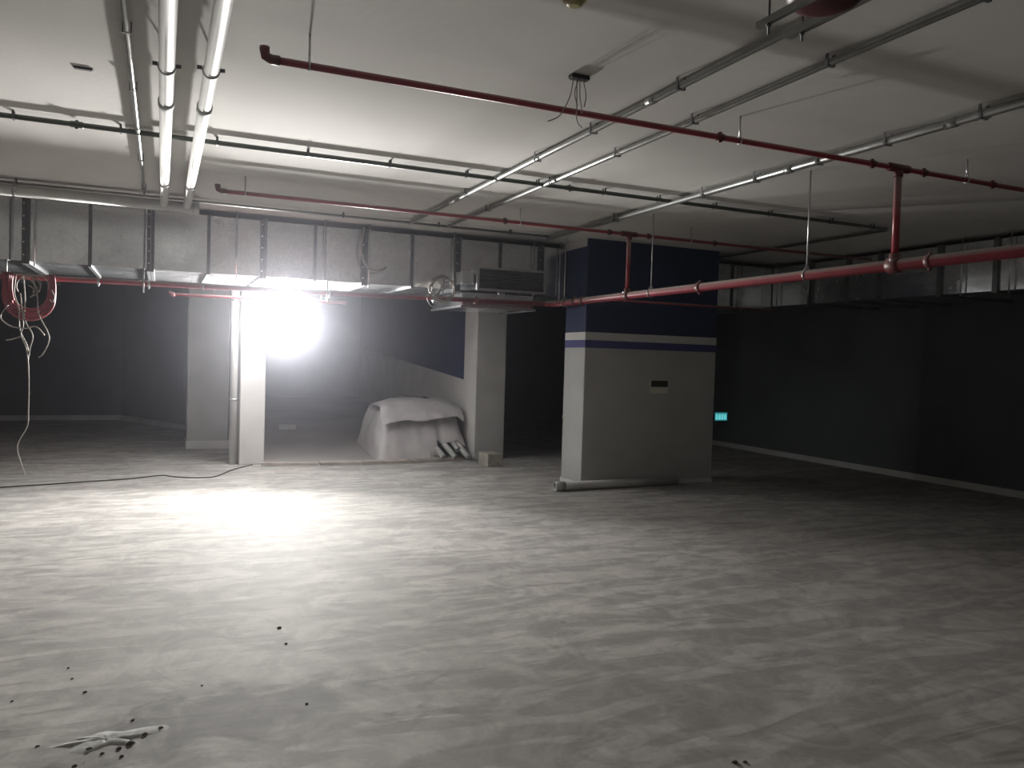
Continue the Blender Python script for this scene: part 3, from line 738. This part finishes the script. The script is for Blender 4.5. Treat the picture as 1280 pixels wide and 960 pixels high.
# darker sheet folded over the rear right of the heap
nx2 = 18; v = []; f = []
for j in range(13):
    for i in range(nx2+1):
        a = i/nx2; b = j/12
        x = 3.70+.76*a; y = 12.35+.9*b
        z = .93 - .10*(a**3)*2 - .30*max(0, a-.82)*4 + .04*noise.noise(Vector((a*5, b*4, 9)))
        v.append((x, y, z))
for j in range(12):
    for i in range(nx2): f.append((j*(nx2+1)+i, j*(nx2+1)+i+1, (j+1)*(nx2+1)+i+1, (j+1)*(nx2+1)+i))
o = build('grey_sheet', MB().add(v, f, True), M_grey_sheet, hp); o['label'] = 'darker grey sheet on top'
for (x, y, z, dx) in ((4.00, 11.57, .055, -.30), (4.18, 11.52, .055, -.34), (4.38, 11.50, .06, -.30), (4.27, 11.66, .16, -.3), (3.88, 11.68, .06, -.2)):
    build('pipe_end', MB().ring_tube((x, y-.03, z), (x+dx*.5, y+.45, z+.30), .045, .038, 14), M_pvc, hp)
# second sheet thrown over the top, its wavy hem hanging down the front
n1, n2 = 40, 16; v = []; f = []
path = [(12.75, .80), (12.4, .86), (12.1, .84), (11.92, .79), (11.83, .70), (11.79, .60)]
for j in range(n2+1):
    t = j/n2*(len(path)-1); k = min(int(t), len(path)-2); u_ = t-k
    for i in range(n1+1):
        a = i/n1; y = path[k][0]*(1-u_)+path[k+1][0]*u_; z = path[k][1]*(1-u_)+path[k+1][1]*u_
        drop = max(0, j/n2-.6)
        z += -.16*drop*(1-a) + .05*noise.noise(Vector((a*4, j*.15, 2))) + .04*a - .5*max(0, .07-a)**.9 - .9*max(0, a-.90)
        y += -.05*math.sin(a*9+1)*drop + .03*noise.noise(Vector((a*9, j*.2, 4)))
        v.append((3.07+1.33*a, y-.03, z+.03))
for j in range(n2):
    for i in range(n1): f.append((j*(n1+1)+i, j*(n1+1)+i+1, (j+1)*(n1+1)+i+1, (j+1)*(n1+1)+i))
o = build('top_sheet', MB().add(v, f, True), M_tarp, hp)
# ---- small pale scrap on the ramp
tag(build('foam_scrap', MB().bbox(1.95, 14.6, .215, 2.25, 14.75, .30, .01), M_pale), 'small pale scrap lying on the ramp beyond the floodlight', 'scrap')

# ---- crumbs of mortar and grit
def crumb(x, y, s, m_, lab, grp):
    s *= .72
    rr_ = random.Random(int(x*1000)+int(y*77)); mb = MB()
    pts = []; n = 7
    for (zz, k) in ((0, 1.0), (.35, .9), (.62, .45)):
        for i in range(n):
            a = 2*PI*i/n; r_ = s*k*rr_.uniform(.65, 1.1); pts.append((x+r_*math.cos(a), y+r_*.8*math.sin(a), zz*s*rr_.uniform(.8, 1.1)))
    f = [tuple(range(n-1, -1, -1)), tuple(range(2*n, 3*n))]
    for l in range(2):
        for i in range(n): f.append((l*n+i, l*n+(i+1) % n, (l+1)*n+(i+1) % n, (l+1)*n+i))
    mb.add(pts, f)
    tag(build('mortar_crumb', mb, m_), lab, 'debris', grp)
crumb(.65, 4.70, .022, M_debris, 'single dark crumb on the pale floor, in the left centre foreground', None)
crumb(.65, 4.43, .014, M_debris, 'smaller dark crumb just in front of the single dark one', None)
for (x, y, s) in ((-.30, 4.10, .014), (-.37, 4.29, .010), (-.40, 4.44, .011), (-.43, 3.6, .012), (-.59, 4.10, .010), (-.09, 3.72, .013), (.63, 3.63, .012), (.20, 4.0, .009)):
    crumb(x, y, s, M_debris, 'tiny dark crumb scattered on the lower left floor', 'dark crumbs on the lower left floor')
for (x, y, s) in ((-.24, 3.50, .022), (-.19, 3.45, .014), (-.13, 3.47, .018), (-.09, 3.50, .026), (-.04, 3.56, .020), (0.02, 3.60, .018), (-.28, 3.38, .014), (-.36, 3.36, .02), (-.12, 3.40, .014)):
    crumb(x, y, s, M_debris, 'dark crumb in the cluster beside the pale mortar smear at lower left', 'dark crumbs around the pale mortar smear')
crumb(2.14, 2.50, .022, M_debris, 'dark crumb at the bottom edge right of centre, bigger of two', None)
crumb(2.18, 2.49, .016, M_debris, 'dark crumb at the bottom edge right of centre, smaller of two', None)
n = 48; v = [(-.17, 3.56, .006)]; f = []
for ring, k in enumerate((.25, .5, .75, 1.0)):
    for i in range(n):
        a = 2*PI*i/n; rr_ = 1+.75*noise.noise(Vector((math.cos(a)*2.2, math.sin(a)*2.2, ring*.15)))
        v.append((-.19+.17*k*rr_*math.cos(a), 3.57+.075*k*rr_*math.sin(a), (.007, .007, .005, .0)[ring]+.005*noise.noise(Vector((i*.5, ring*2, 2)))*(ring < 3)))
for i in range(n): f.append((0, 1+i, 1+(i+1) % n))
for rg_ in range(3):
    for i in range(n): f.append((1+rg_*n+i, 1+(rg_+1)*n+i, 1+(rg_+1)*n+(i+1) % n, 1+rg_*n+(i+1) % n))
tag(build('mortar_smear', MB().add(v, f, True), M_pale), 'pale dried mortar smear on the floor at the lower left corner', 'mortar')
